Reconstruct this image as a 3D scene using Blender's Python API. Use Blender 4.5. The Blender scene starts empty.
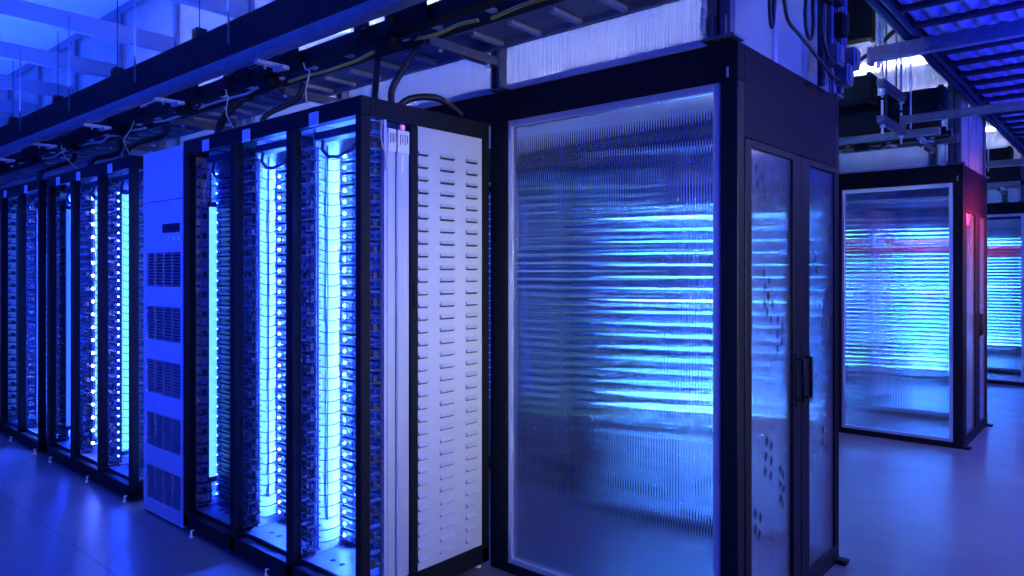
import bpy, math, random
from math import sin, cos, pi, radians
random.seed(7)
S = bpy.context.scene
COL = S.collection

# ------------------------------------------------------------------ materials
def nodes_of(name):
    m = bpy.data.materials.new(name); m.use_nodes = True
    nt = m.node_tree
    return m, nt, nt.nodes['Principled BSDF'], nt.nodes['Material Output']

def mat(name, col, rough=.5, metal=0., var=.12, scale=9., bump=0., stretch=(1, 1, 1), spec=.5, coat=0.):
    m, nt, b, out = nodes_of(name)
    tc = nt.nodes.new('ShaderNodeTexCoord'); mp = nt.nodes.new('ShaderNodeMapping')
    mp.inputs['Scale'].default_value = stretch
    n = nt.nodes.new('ShaderNodeTexNoise'); n.inputs['Scale'].default_value = scale; n.inputs['Detail'].default_value = 4
    nt.links.new(tc.outputs['Object'], mp.inputs['Vector']); nt.links.new(mp.outputs['Vector'], n.inputs['Vector'])
    r = nt.nodes.new('ShaderNodeValToRGB')
    r.color_ramp.elements[0].position = .3; r.color_ramp.elements[1].position = .7
    r.color_ramp.elements[0].color = tuple(c * (1 - var) for c in col) + (1,)
    r.color_ramp.elements[1].color = tuple(min(1, c * (1 + var)) for c in col) + (1,)
    nt.links.new(n.outputs['Fac'], r.inputs['Fac']); nt.links.new(r.outputs['Color'], b.inputs['Base Color'])
    b.inputs['Roughness'].default_value = rough; b.inputs['Metallic'].default_value = metal
    b.inputs['Specular IOR Level'].default_value = spec
    b.inputs['Coat Weight'].default_value = coat
    if bump:
        bp = nt.nodes.new('ShaderNodeBump'); bp.inputs['Strength'].default_value = bump; bp.inputs['Distance'].default_value = .01
        nt.links.new(n.outputs['Fac'], bp.inputs['Height']); nt.links.new(bp.outputs['Normal'], b.inputs['Normal'])
    return m

def glow(name, col, strength, base=(.8, .8, .8)):
    m, nt, b, out = nodes_of(name)
    b.inputs['Base Color'].default_value = base + (1,)
    b.inputs['Emission Color'].default_value = col + (1,)
    b.inputs['Emission Strength'].default_value = strength
    return m

def poly_mat(name, clear, lens, milk, ior=1.3, rough=.06, tint=(.93, .95, 1.), milkcol=(.9, .9, .92)):
    """multiwall polycarbonate: clear + refracting + milky share, under a fresnel gloss"""
    m, nt, b, out = nodes_of(name)
    nt.nodes.remove(b)
    tr = nt.nodes.new('ShaderNodeBsdfTransparent'); tr.inputs['Color'].default_value = tint + (1,)
    rf = nt.nodes.new('ShaderNodeBsdfRefraction'); rf.inputs['Color'].default_value = tint + (1,)
    rf.inputs['IOR'].default_value = ior; rf.inputs['Roughness'].default_value = rough
    tl = nt.nodes.new('ShaderNodeBsdfTranslucent'); tl.inputs['Color'].default_value = milkcol + (1,)
    df = nt.nodes.new('ShaderNodeBsdfDiffuse'); df.inputs['Color'].default_value = milkcol + (1,)
    gl = nt.nodes.new('ShaderNodeBsdfGlossy'); gl.inputs['Roughness'].default_value = .06
    no = nt.nodes.new('ShaderNodeTexNoise'); no.inputs['Scale'].default_value = 2.5
    tc = nt.nodes.new('ShaderNodeTexCoord'); nt.links.new(tc.outputs['Object'], no.inputs['Vector'])
    mr = nt.nodes.new('ShaderNodeMapRange')
    mr.inputs['To Min'].default_value = milk * .7; mr.inputs['To Max'].default_value = milk * 1.3
    nt.links.new(no.outputs['Fac'], mr.inputs['Value'])
    def mix(fac, a, c):
        x = nt.nodes.new('ShaderNodeMixShader')
        if hasattr(fac, 'name'): nt.links.new(fac, x.inputs['Fac'])
        else: x.inputs['Fac'].default_value = fac
        nt.links.new(a, x.inputs[1]); nt.links.new(c, x.inputs[2]); return x.outputs[0]
    a = mix(lens / (lens + clear), tr.outputs[0], rf.outputs[0])
    mk = mix(.5, tl.outputs[0], df.outputs[0])
    a = mix(mr.outputs[0], a, mk)
    fr = nt.nodes.new('ShaderNodeFresnel'); fr.inputs['IOR'].default_value = 1.4
    a = mix(fr.outputs[0], a, gl.outputs[0])
    nt.links.new(a, out.inputs['Surface'])
    return m

def floor_mat():
    m, nt, b, out = nodes_of('polished_concrete')
    tc = nt.nodes.new('ShaderNodeTexCoord')
    n = nt.nodes.new('ShaderNodeTexNoise'); n.inputs['Scale'].default_value = 1.1; n.inputs['Detail'].default_value = 8; n.inputs['Roughness'].default_value = .62
    nt.links.new(tc.outputs['Object'], n.inputs['Vector'])
    r = nt.nodes.new('ShaderNodeValToRGB')
    r.color_ramp.elements[0].position = .33; r.color_ramp.elements[1].position = .7
    r.color_ramp.elements[0].color = (.15, .15, .16, 1); r.color_ramp.elements[1].color = (.21, .21, .22, 1)
    nt.links.new(n.outputs['Fac'], r.inputs['Fac'])
    br = nt.nodes.new('ShaderNodeTexBrick'); br.offset = 0
    br.inputs['Scale'].default_value = 1.; br.inputs['Mortar Size'].default_value = .006
    br.inputs['Brick Width'].default_value = 400; br.inputs['Row Height'].default_value = 3.05
    br.inputs['Color1'].default_value = br.inputs['Color2'].default_value = (1, 1, 1, 1)
    br.inputs['Mortar'].default_value = (.62, .62, .62, 1)
    mp = nt.nodes.new('ShaderNodeMapping'); mp.inputs['Location'].default_value = (200.3, 1.70, 0)
    nt.links.new(tc.outputs['Object'], mp.inputs['Vector']); nt.links.new(mp.outputs['Vector'], br.inputs['Vector'])
    mx = nt.nodes.new('ShaderNodeMix'); mx.data_type = 'RGBA'; mx.blend_type = 'MULTIPLY'; mx.inputs['Factor'].default_value = 1
    nt.links.new(r.outputs['Color'], mx.inputs['A']); nt.links.new(br.outputs['Color'], mx.inputs['B'])
    nt.links.new(mx.outputs['Result'], b.inputs['Base Color'])
    rr = nt.nodes.new('ShaderNodeMapRange'); rr.inputs['To Min'].default_value = .22; rr.inputs['To Max'].default_value = .42
    n2 = nt.nodes.new('ShaderNodeTexNoise'); n2.inputs['Scale'].default_value = 3.; n2.inputs['Detail'].default_value = 5
    nt.links.new(tc.outputs['Object'], n2.inputs['Vector'])
    nt.links.new(n2.outputs['Fac'], rr.inputs['Value']); nt.links.new(rr.outputs['Result'], b.inputs['Roughness'])
    b.inputs['Specular IOR Level'].default_value = .45
    return m

M = dict(
    floor=floor_mat(),
    black=mat('black_powder_coat', (.010, .010, .013), .5, 0, .2, 30, .03, spec=.22),
    blackmatte=mat('matte_black', (.010, .010, .013), .7, 0, .2, 20, spec=.2),
    fascia=mat('dark_fascia_sheet', (.009, .008, .012), .6, 0, .15, 6, spec=.15),
    galv=mat('galvanised_steel', (.52, .53, .56), .42, .55, .18, 40, .02),
    steel=mat('dull_grey_steel', (.13, .135, .17), .5, .3, .18, 30, .02),
    traysteel=mat('dull_tray_steel', (.20, .21, .25), .5, .2, .15, 12),
    wallplate=mat('pale_steel_divider', (.74, .75, .77), .5, 0., .05, 14),
    alu=mat('brushed_aluminium', (.62, .63, .66), .40, .30, .10, 6, 0, (60, 60, .4)),
    alurail=mat('aluminium_frame', (.66, .67, .70), .36, .45, .08, 10, 0, (30, 30, 1)),
    louvre=mat('pale_grey_sheet', (.56, .56, .60), .55, 0, .04, 3),
    slotgrey=mat('grey_slot', (.085, .085, .10), .8, 0, .1, 10),
    slot=mat('dark_slot', (.02, .02, .025), .8, 0, .1, 10),
    paper=mat('white_label_paper', (.80, .80, .82), .7, 0, .05, 30),
    tag=mat('pale_tag', (.75, .80, .85), .5, 0, .05, 30),
    cabinet=mat('pale_cabinet_paint', (.76, .77, .82), .5, 0, .03, 5),
    server=mat('dark_server_metal', (.045, .048, .060), .45, .3, .2, 30),
    serverface=mat('server_face_metal', (.17, .18, .21), .4, .4, .25, 60),
    duct=mat('dark_finger_duct', (.045, .046, .07), .5, 0, .2, 40),
    cable=mat('dark_cable', (.009, .009, .014), .5, 0, .2, 40),
    thincable=mat('slate_cable', (.03, .035, .06), .5, 0, .2, 40),
    yellow=mat('yellow_cable', (.85, .60, .03), .5, 0, .1, 40),
    cream=mat('cream_cable', (.62, .55, .36), .5, 0, .1, 40),
    ceil=mat('white_ceiling_panel', (.72, .74, .78), .45, 0, .10, .7),
    joist=mat('painted_joist', (.16, .17, .22), .55, 0, .08, 3),
    stud=mat('wall_stud', (.16, .16, .20), .5, 0, .1, 5),
    deck=mat('corrugated_deck_steel', (.34, .35, .40), .42, .35, .12, 8),
    tube=mat('dark_conduit', (.012, .012, .016), .65, 0., .2, 20),
    rubber=mat('white_foot_plastic', (.75, .75, .76), .5, 0, .05, 30),
    poly=poly_mat('fluted_polycarbonate', .05, .92, .02, 1.42, .012),
    door=poly_mat('door_polycarbonate', .08, .80, .13, 1.42, .015),
    upper=poly_mat('frosted_polycarbonate', .05, .55, .40, 1.3, .10),
    led=glow('blue_led', (.020, .078, 1.), 6500),
    ledwhite=glow('pale_blue_led', (.10, .18, 1.), 160),
    leddim=glow('dim_blue_led', (.008, .04, 1.), 520),
    ledgreen=glow('green_led', (.14, .60, .16), 1.1),
    redled=glow('red_led', (1., .03, .02), .35),
    streakbar=glow('blue_streak_bar', (.04, .23, 1.), 95.),  # glow for added bars that draw the streaks behind the sheets
    streakbright=glow('bright_streak_bar', (.08, .36, 1.), 190.),
    redstreak=glow('red_streak_bar', (1., .03, .12), 5.),
    strip=glow('pale_blue_glow_bar', (.08, .36, 1.), 2.2),  # glow for bars added as bright cyan bands in the bays
    stripdim=glow('soft_blue_glow_bar', (.02, .12, 1.), 1.3),
    ledrear=glow('rear_blue_led', (.02, .10, .8), .5),
    lamp=glow('white_lamp_tube', (.76, .80, 1.), 62),
    mark=mat('dark_diamond_decal', (.01, .012, .05), .6, 0, .2, 30),
)

# ------------------------------------------------------------------ mesh builder
class MB:
    def __init__(s): s.v = []; s.f = []; s.m = []; s.sm = []
    def add(s, vs, fs, mi=0, smooth=False):
        o = len(s.v); s.v += vs
        for f in fs: s.f.append(tuple(i + o for i in f)); s.m.append(mi); s.sm.append(smooth)
    def box(s, x0, x1, y0, y1, z0, z1, mi=0, c=0.):
        if x0 > x1: x0, x1 = x1, x0
        if y0 > y1: y0, y1 = y1, y0
        if z0 > z1: z0, z1 = z1, z0
        if c <= 0:
            vs = [(x, y, z) for z in (z0, z1) for y in (y0, y1) for x in (x0, x1)]
            s.add(vs, [(0, 2, 3, 1), (4, 5, 7, 6), (0, 1, 5, 4), (2, 6, 7, 3), (0, 4, 6, 2), (1, 3, 7, 5)], mi)
            return
        c = min(c, (x1 - x0) * .45, (y1 - y0) * .45, (z1 - z0) * .45)   # chamfered box
        vs = []; idx = {}
        for a, X in enumerate((x0, x1)):
            for b, Y in enumerate((y0, y1)):
                for d, Z in enumerate((z0, z1)):
                    sx, sy, sz = (1, -1)[a], (1, -1)[b], (1, -1)[d]
                    for k in range(3):
                        idx[a, b, d, k] = len(vs)
                        vs.append((X + (0 if k == 0 else sx * c), Y + (0 if k == 1 else sy * c), Z + (0 if k == 2 else sz * c)))
        fs = []
        for a in (0, 1):
            q = [idx[a, 0, 0, 0], idx[a, 1, 0, 0], idx[a, 1, 1, 0], idx[a, 0, 1, 0]]; fs.append(q if a else q[::-1])
            q = [idx[0, a, 0, 1], idx[1, a, 0, 1], idx[1, a, 1, 1], idx[0, a, 1, 1]]; fs.append(q[::-1] if a else q)
            q = [idx[0, 0, a, 2], idx[1, 0, a, 2], idx[1, 1, a, 2], idx[0, 1, a, 2]]; fs.append(q if a else q[::-1])
        for a in (0, 1):
            for b in (0, 1):
                fl = (a + b) % 2
                q = [idx[a, b, 0, 0], idx[a, b, 0, 1], idx[a, b, 1, 1], idx[a, b, 1, 0]]; fs.append(q if fl == 0 else q[::-1])
                q = [idx[a, 0, b, 0], idx[a, 0, b, 2], idx[a, 1, b, 2], idx[a, 1, b, 0]]; fs.append(q[::-1] if fl == 0 else q)
                q = [idx[0, a, b, 1], idx[0, a, b, 2], idx[1, a, b, 2], idx[1, a, b, 1]]; fs.append(q if fl == 0 else q[::-1])
                for d in (0, 1):
                    t = [idx[a, b, d, k] for k in range(3)]; fs.append(t if (a + b + d) % 2 else t[::-1])
        s.add(vs, fs, mi)
    def tube(s, pts, r, n=6, mi=0, caps=True):
        """a round tube along a polyline"""
        import mathutils as mu
        P = [mu.Vector(p) for p in pts]; L = len(P); rings = []
        prev = None
        for i in range(L):
            t = (P[min(i + 1, L - 1)] - P[max(i - 1, 0)]).normalized()
            u = prev - t * prev.dot(t) if prev is not None else mu.Vector((0, 0, 1)).cross(t)
            if u.length < 1e-4: u = mu.Vector((1, 0, 0)).cross(t)
            u.normalize(); w = t.cross(u); prev = u
            rings.append([tuple(P[i] + (u * cos(2 * pi * k / n) + w * sin(2 * pi * k / n)) * r) for k in range(n)])
        vs = [v for q in rings for v in q]
        fs = [(i * n + k, i * n + (k + 1) % n, (i + 1) * n + (k + 1) % n, (i + 1) * n + k) for i in range(L - 1) for k in range(n)]
        s.add(vs, fs, mi, True)
        if caps: s.add(rings[0][::-1] + rings[-1], [tuple(range(n)), tuple(range(n, 2 * n))], mi)
    def cone(s, x, y, z0, z1, r0, r1, n=10, mi=0):
        vs = [(x + r0 * cos(2 * pi * k / n), y + r0 * sin(2 * pi * k / n), z0) for k in range(n)] + \
             [(x + r1 * cos(2 * pi * k / n), y + r1 * sin(2 * pi * k / n), z1) for k in range(n)]
        fs = [(k, (k + 1) % n, n + (k + 1) % n, n + k) for k in range(n)] + [tuple(range(n))[::-1], tuple(range(n, 2 * n))]
        s.add(vs, fs, mi)
    def ball(s, x, y, z, r, mi=0, n=6, h=4, sy=1.):
        vs = [(x, y, z + r)]; fs = []
        for j in range(1, h):
            a = pi * j / h
            vs += [(x + r * sin(a) * cos(2 * pi * k / n), y + sy * r * sin(a) * sin(2 * pi * k / n), z + r * cos(a)) for k in range(n)]
        vs.append((x, y, z - r)); e = len(vs) - 1
        fs += [(0, 1 + k, 1 + (k + 1) % n) for k in range(n)]
        for j in range(h - 2):
            o = 1 + j * n
            fs += [(o + k, o + n + k, o + n + (k + 1) % n, o + (k + 1) % n) for k in range(n)]
        o = 1 + (h - 2) * n
        fs += [(e, o + (k + 1) % n, o + k) for k in range(n)]
        s.add(vs, fs, mi, True)
    def flutes(s, x0, x1, y0, y1, z0, z1, pitch=.014, amp=.0022, seg=6, mi=0, axis='x'):
        """fluted sheet between y0 (fluted face, towards -y) and y1 (flat face); axis 'y' swaps x and y"""
        n = max(2, int(round((x1 - x0) / pitch))) * seg
        vs = []
        for i in range(n + 1):
            x = x0 + (x1 - x0) * i / n; y = y0 + amp * (cos(2 * pi * i / seg))
            for (yy) in (y, y1):
                for zz in (z0, z1):
                    vs.append((x, yy, zz) if axis == 'x' else (yy, x, zz))
        fs = []; fl = []
        for i in range(n):
            a = 4 * i; b = a + 4
            q = [(a, b, b + 1, a + 1), (a + 2, a + 3, b + 3, b + 2), (a, a + 2, b + 2, b), (a + 1, b + 1, b + 3, a + 3)]
            fs += q
        e = 4 * n
        fs += [(0, 1, 3, 2), (e, e + 2, e + 3, e + 1)]
        # consistent outward winding: flip when fluted face does not look to lower y (axis x) / lower x (axis y) as built
        flip = (y1 < y0) ^ (axis == 'y')
        if flip: fs = [f[::-1] for f in fs]
        o = len(s.v); fr = [f for k, f in enumerate(fs) if k % 4 == 0 and k < 4 * n]
        rest = [f for k, f in enumerate(fs) if not (k % 4 == 0 and k < 4 * n)]
        for group, sm in ((fr, True), (rest, False)):      # faces of the fluted side share no vertex with the caps
            o = len(s.v); s.v += vs
            for f in group:
                s.f.append(tuple(j + o for j in f)); s.m.append(mi); s.sm.append(sm)
    def mesh(s, name, mats):
        used = sorted({i for f in s.f for i in f}); ix = {v: i for i, v in enumerate(used)}
        me = bpy.data.meshes.new(name); me.from_pydata([s.v[i] for i in used], [], [tuple(ix[i] for i in f) for f in s.f])
        for m in mats: me.materials.append(m)
        me.polygons.foreach_set('material_index', s.m); me.polygons.foreach_set('use_smooth', s.sm)
        me.update(); return me

def put(name, me, parent=None, loc=None):
    o = bpy.data.objects.new(name, me); COL.objects.link(o)
    if parent is not None: o.parent = parent
    if loc is not None: o.location = loc
    return o
def obj(name, mb, mats, parent=None, loc=None):
    if not isinstance(mats, (list, tuple)): mats = [mats]
    return put(name, mb.mesh(name, mats), parent, loc)
def bx(*a, c=0., mi=0):
    m = MB(); m.box(*a, mi=mi, c=c); return m
def tag(o, label, cat, group=None, kind=None):
    o['label'] = label; o['category'] = cat
    if group: o['group'] = group
    if kind: o['kind'] = kind
    return o
def thing(name, loc, label, cat, group=None, rz=0.):
    o = bpy.data.objects.new(name, None); COL.objects.link(o); o.empty_display_size = .1
    o.location = loc; o.rotation_euler[2] = rz
    return tag(o, label, cat, group)
def struct(o): o['kind'] = 'structure'; return o
def dup(o, parent=None):
    c = o.copy(); COL.objects.link(c)
    if parent is not None: c.parent = parent
    for ch in list(o.children): dup(ch, c)
    return c

ORD = ('lowest second third fourth fifth sixth seventh eighth ninth tenth eleventh twelfth thirteenth fourteenth fifteenth sixteenth '
       'seventeenth eighteenth nineteenth twentieth twenty-first twenty-second twenty-third twenty-fourth twenty-fifth twenty-sixth '
       'twenty-seventh twenty-eighth twenty-ninth thirtieth thirty-first thirty-second thirty-third top').split()

# ------------------------------------------------------------------ layout numbers (metres)
FRONT, DEPTH, HGT = 1.83, .78, 2.20       # rack front plane, depth, height
WALLY, AISLE = 2.616, 1.214               # hot aisle containment: near wall plane and width
PITCH = 4.26                              # from one cold aisle to the next
RX = -2.43                                # right end of the rack rows
NSRV, SP, Z0 = 34, .0556, .165            # servers per bay, pitch, first one

# ------------------------------------------------------------------ rack (origin: right front bottom corner; row runs to -x, depth +y)
BAYS = [(-1.58, -1.10), (-1.05, -.57), (-.515, -.04)]     # bay 1 (left) .. 3 (right): inner x range
def finger_mesh():
    m = MB()
    for i in range(NSRV + 1):
        z = Z0 - .012 + i * SP
        m.box(0, .034, 0, .078, z, z + .004)
        m.box(0, .034, 0, .004, z + .004, z + .016)
        m.tube([(.018, .012, z + .010), (.030, .012, z + .022), (.018, .012, z + .036), (.006, .014, z + .030)], .0028, 4)
        if i % 2: m.box(.006, .02, .03, .05, z + .004, z + .03)
    m.box(.012, .018, .070, .078, Z0 - .02, Z0 + NSRV * SP)
    return m.mesh('finger_duct', [M['duct']])
FING = finger_mesh()

def rack_parts(root, louvred):
    c = .003
    P = lambda n, mb, m: obj(n, mb, m, root)
    for x0, x1 in ((-.04, 0), (-.57, -.515), (-1.10, -1.05), (-1.63, -1.58)):
        P('front_post', bx(x0, x1, 0, .05, .03, HGT - .08, c=c), M['black'])
    for x0, x1 in ((-.04, 0), (-1.63, -1.59)):
        P('rear_post', bx(x0, x1, .735, .78, .03, HGT - .08, c=c), M['black'])
        P('middle_post', bx(x0, x1, .272, .315, .12, HGT - .085, c=c), M['black'])
    top = MB(); bot = MB()
    for y0, y1 in ((0, .05), (.73, .78)):
        top.box(-1.63, 0, y0, y1, HGT - .08, HGT, c=c); bot.box(-1.63, 0, y0, y1, .03, .105, c=c)
    for x0, x1 in ((-.045, 0), (-1.63, -1.585)):
        top.box(x0, x1, .05, .73, HGT - .082, HGT - .002); bot.box(x0, x1, .05, .73, .03, .12)
    P('top_frame', top, M['black']); P('base_frame', bot, M['black'])
    P('roof_plate', bx(-1.585, -.045, .05, .73, HGT - .035, HGT - .022), M['wallplate'])
    fl = MB()
    for a, b in BAYS:
        fl.box(a, b, .05, .73, .118, .126)
        for q in (.25, .4, .8): fl.box(a + (b - a) * q, a + (b - a) * q + .022, .12, .142, .126, .1275, mi=1)
    P('bay_floor', fl, [M['traysteel'], M['slot']])
    for a, b in BAYS:
        d = MB(); d.box(a - .022, a - .002, .128, .725, .126, HGT - .04)
        P('divider_wall', d, M['wallplate'])
        put('finger_duct', FING, root, (a, .052, 0))
        put('finger_duct', FING, root, (b - .004 if b > -.1 else b - .002, .052, 0))
        # power bar, hose and white cables in the head of the bay
        h = MB(); h.box(a + .02, b - .02, .10, .17, 2.08, 2.118, c=.004)
        h.tube([(a + .07, .12, 2.085), (a + .09, .10, 2.03), (a + .16, .085, 1.99), (a + .24, .08, 1.98), (a + .33, .085, 2.0), (b - .07, .12, 2.085)], .008, 6)
        P('power_bar', h, M['duct'])
        if louvred and a > -1.2:
            v = MB(); v.tube([(a + .003 + .001 * (k % 3), .190, 2.07 - k * .15) for k in range(13)], .003, 5)
            P('drop_cable', v, M['thincable'])
    ft = []
    for x in (-.06, -.72, -1.50):
        f = MB(); f.cone(x, -.016, 0, .006, .013, .013); f.cone(x, -.016, .006, .042, .009, .003); f.box(x - .004, x + .004, -.018, .004, .034, .040)
        P('foot', f, M['rubber'])
    for x in (-.04, -1.60):
        f = MB(); f.cone(x, .74, 0, .035, .016, .012)
        P('foot', f, M['rubber'])
    for x in (-.34, -.93, -1.36):
        P('name_tag', bx(x - .035, x + .035, -.004, 0, HGT - .085, HGT - .025), M['tag'])
    if louvred:
        # end face: silver side panels, labels, louvred sheet
        s = MB(); s.box(-.026, -.004, .142, .188, .12, HGT - .115, c=.004); s.box(-.0275, -.0265, .142, .192, .12, HGT - .115, mi=1); s.box(-.034, -.008, .128, .141, .12, HGT - .05)
        a = P('silver_side_panel', s, [M['alu'], M['black']]); a['label'] = 'brushed silver upright strip'
        s = MB(); s.box(-.030, -.002, .196, .266, .12, HGT - .115, c=.006)
        b = P('silver_side_panel', s, M['alu']); b['label'] = 'wider brushed silver upright strip'
        for par, y0, y1 in ((a, .146, .187), (b, .197, .262)):
            s = MB(); s.box(-.003, 0., y0, y1, 1.985, 2.082)
            for k in range(4):
                yy = y0 + (y1 - y0) * (.2 + .2 * k)
                s.box(0., .0006, yy, yy + .004, 2.02 + .008 * (k % 2), 2.065, mi=1)
            obj('label_sticker', s, [M['paper'], M['cable']], par)
        obj('label_sticker', bx(-.003, 0, .215, .232, 1.90, 1.975), M['paper'], b)
        obj('indicator', bx(-.02, -.006, .225, .24, HGT - .112, HGT - .09), M['redled'], b)
        l = MB(); y0, y1, za, zb = .315, .735, .12, HGT - .082
        l.box(-.020, -.008, y0, y1, za, zb)
        for k in range(33):
            z = .155 + k * .0572
            for (ya, yb) in ((.318, .378), (.452, .545), (.622, .70)):
                # pressed louvre: a sloped hood over a dark slot
                l.add([(-.008, ya, z + .026), (-.008, yb, z + .026), (.006, yb - .004, z + .008), (.006, ya + .004, z + .008),
                       (-.008, ya, z + .006), (-.008, yb, z + .006)],
                      [(0, 3, 2, 1), (0, 4, 3), (1, 2, 5)], 0)
                l.add([(.0055, ya + .004, z + .0075), (.0055, yb - .004, z + .0075), (-.0075, yb, z + .004), (-.0075, ya, z + .004)], [(0, 1, 2, 3), (3, 2, 1, 0)], 1)
                l.box(-.0085, -.0076, ya + .002, yb - .002, z, z + .005, mi=1)
        p = P('louvred_panel', l, [M['louvre'], M['slotgrey']]); p['label'] = 'pale grey end panel with rows of pressed louvres'
        P('latch', bx(-.002, .008, .28, .305, 1.30, 1.42, c=.003), M['fascia'])
    else:
        P('side_panel', bx(-.022, -.008, .315, .735, .12, HGT - .082), M['fascia'])

def server_meshes(ledx, ledm, w=.462, spread=1, r=.0075, cable=True):
    c = MB(); h = .046
    c.box(0, w, .004, .40, 0, h)
    c.box(.0, w, 0, .004, 0, h, mi=1)
    for k in range(7):
        c.box(.06 + k * .055, .06 + k * .055 + .036, -.003, 0, .010, .030, mi=0)
    c.box(.02, .05, -.006, 0, .008, .032, mi=1); c.box(w - .035, w - .008, -.005, 0, .006, .036, mi=0)
    if r > .0038 and ledm is M['led']: c.box(max(.002, ledx - .030), ledx + .055, -.002, .002, .002, h - .002, mi=2)  # pale plate added round the LED to fill out its glow
    ch = c.mesh('server', [M['server'], M['serverface'], M['wallplate']])
    hd = MB(); hd.tube([(.13, 0, .023), (.13, -.022, .023), (.19, -.022, .023), (.19, 0, .023)], .003, 5)
    hm = hd.mesh('handle', [M['duct']])
    ld = MB()
    for k in range(spread): ld.ball(ledx + .028 * k, -.006, .024, r, n=8, h=5)
    lm = ld.mesh('led', [ledm])
    return ch, hm, lm

def make_cable(y):
    m = MB()
    m.tube([(.035, -.009, .018), (.020, -.022, .014), (.012, -y * .35, .006), (.010, -y * .7, .007), (.010, -y, .016)], .0024, 4)
    return m.mesh('network_cable', [M['thincable']])

# bay recipe: server front (from the rack front), led x, led material, radius
RECIPES = {
    (0, 2): (.262, .040, 'led', 1, .0046), (0, 1): (.232, .040, 'led', 1, .0040), (0, 0): (.165, .016, 'leddim', 1, .0035),
    (1, 2): (.195, .016, 'leddim', 1, .0045), (1, 1): (.175, .020, 'leddim', 1, .0045), (1, 0): (.172, .014, 'leddim', 1, .0080),
    (2, 2): (.160, .020, 'led', 1, .0050), (2, 1): (.160, .015, 'leddim', 1, .0070), (2, 0): (.160, .015, 'leddim', 1, .0070),
}
BAYNAME = {
    (0, 2): 'in the rack bay beside the louvred panel', (0, 1): 'in the second bay from the louvred panel', (0, 0): 'in the bay just right of the vented cabinet',
    (1, 2): 'in the bay just left of the vented cabinet', (1, 1): 'in the second bay left of the vented cabinet', (1, 0): 'in the third bay left of the vented cabinet',
    (2, 2): 'in the fourth bay left of the vented cabinet', (2, 1): 'in the fifth bay left of the vented cabinet',
}
RACKX = [RX, -4.79, -6.60]
RACKLAB = ['black open-front server rack with blue lit bays and pale louvred end panel',
           'black open server rack just left of the vented cabinet, lit blue inside',
           'black open server rack second to the left of the vented cabinet']
racks = []
rk = thing('server_rack', (RX, FRONT, 0), RACKLAB[0], 'server rack', 'server racks in the near row')
rack_parts(rk, True); racks.append(rk)
rk2 = thing('server_rack', (RACKX[1], FRONT, 0), RACKLAB[1], 'server rack', 'server racks in the near row')
rack_parts(rk2, False); racks.append(rk2)
rk3 = dup(rk2); rk3.location.x = RACKX[2]; rk3['label'] = RACKLAB[2]; racks.append(rk3)

for ti, rx in enumerate(RACKX):
    for bi, (a, b) in enumerate(BAYS):
        if (ti, bi) == (2, 0): continue           # outside the picture
        yf, lx, lmn, spread, r = RECIPES[ti, bi]
        ch, hm, lm = server_meshes(lx, M[lmn], b - a - .012, spread, r)
        cm = [make_cable(yf - .134)]
        for k in range(NSRV):
            s = put('server', ch, None, (rx + a + .006, FRONT + yf, Z0 + k * SP))
            w = ORD[k]
            tag(s, 'blue-lit server, %s %s' % (w if k in (0, NSRV - 1) else w + ' up', BAYNAME[ti, bi]), 'server', 'servers ' + BAYNAME[ti, bi])
            put('handle', hm, s); put('led', lm, s); put('network_cable', cm[0], s)

# strings of small lights on the finger ducts of the left racks and in the slot beside the cabinet
def led_string(name, x, y, n, m, r, par, z0=.2, z1=2.0):
    q = MB()
    for k in range(n): q.ball(x, y, z0 + (z1 - z0) * k / (n - 1), r, n=6, h=4)
    q.box(x - .004, x + .004, y + r * .6, y + r * .6 + .004, z0 - .03, z1 + .03, mi=1)
    return obj(name, q, [m, M['duct']], par)
def glow_bar(x, y0, y1, z0, z1, m, par):  # glowing bar added for a bright cyan band in a bay
    q = MB(); q.box(x, x + .008, y0, y1, z0, z1, c=.002)
    q.box(x - .003, x - .0005, y0 - .005, y1, z0 - .03, z1 + .03, mi=1); q.box(x - .003, x + .006, y0 - .005, y0 - .001, z0 - .03, z1 + .03, mi=1)
    q.box(x, x + .010, y0, y1, z1, z1 + .03, mi=1); q.box(x, x + .010, y0, y1, z0 - .03, z0, mi=1)
    return obj('glow_bar', q, [m, M['duct']], par)
glow_bar(-1.540, .104, .146, .30, 1.83, M['strip'], racks[0])
glow_bar(-.5145, .136, .185, .22, 2.0, M['strip'], racks[1])
glow_bar(-1.0495, .136, .160, .22, 2.0, M['stripdim'], racks[1])
glow_bar(-1.540, .108, .135, .25, 1.95, M['stripdim'], racks[1])
led_string('light_string', -.475, .10, 34, M['leddim'], .0055, racks[1])
led_string('light_string', -1.005, .12, 20, M['ledwhite'], .010, racks[1])
led_string('light_string', -.44, .13, 28, M['ledwhite'], .007, racks[2])
led_string('light_string', .05, .20, 30, M['ledwhite'], .0065, racks[1])
led_string('light_string', .13, .16, 34, M['ledwhite'], .005, racks[1])

# ------------------------------------------------------------------ vented cabinet between the racks
cx0, cx1 = -4.602, -4.066
cb = thing('battery_cabinet', (cx0, FRONT, 0), 'tall pale cabinet with five vent grilles, standing between the server racks', 'cabinet')
o = obj('body', bx(0, cx1 - cx0, .02, DEPTH, .01, 2.185, c=.004), M['cabinet'], cb)
W = cx1 - cx0
dr = MB()
vz = [(1.384, 1.575), (1.055, 1.255), (.727, .948), (.395, .625), (.065, .302)]
vz = [(1.375, 1.575), (1.055, 1.255), (.735, .935), (.415, .615), (.095, .295)]
edges = [.012] + [e for p in sorted(vz) for e in p] + [1.876]
for i in range(0, len(edges), 2): dr.box(.004, W - .004, 0, .02, edges[i], edges[i + 1], c=.003)
for za, zb in vz:
    dr.box(.004, .045, 0, .02, za, zb); dr.box(W - .028, W - .004, 0, .02, za, zb)
obj('door_panel', dr, M['cabinet'], cb)
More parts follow.
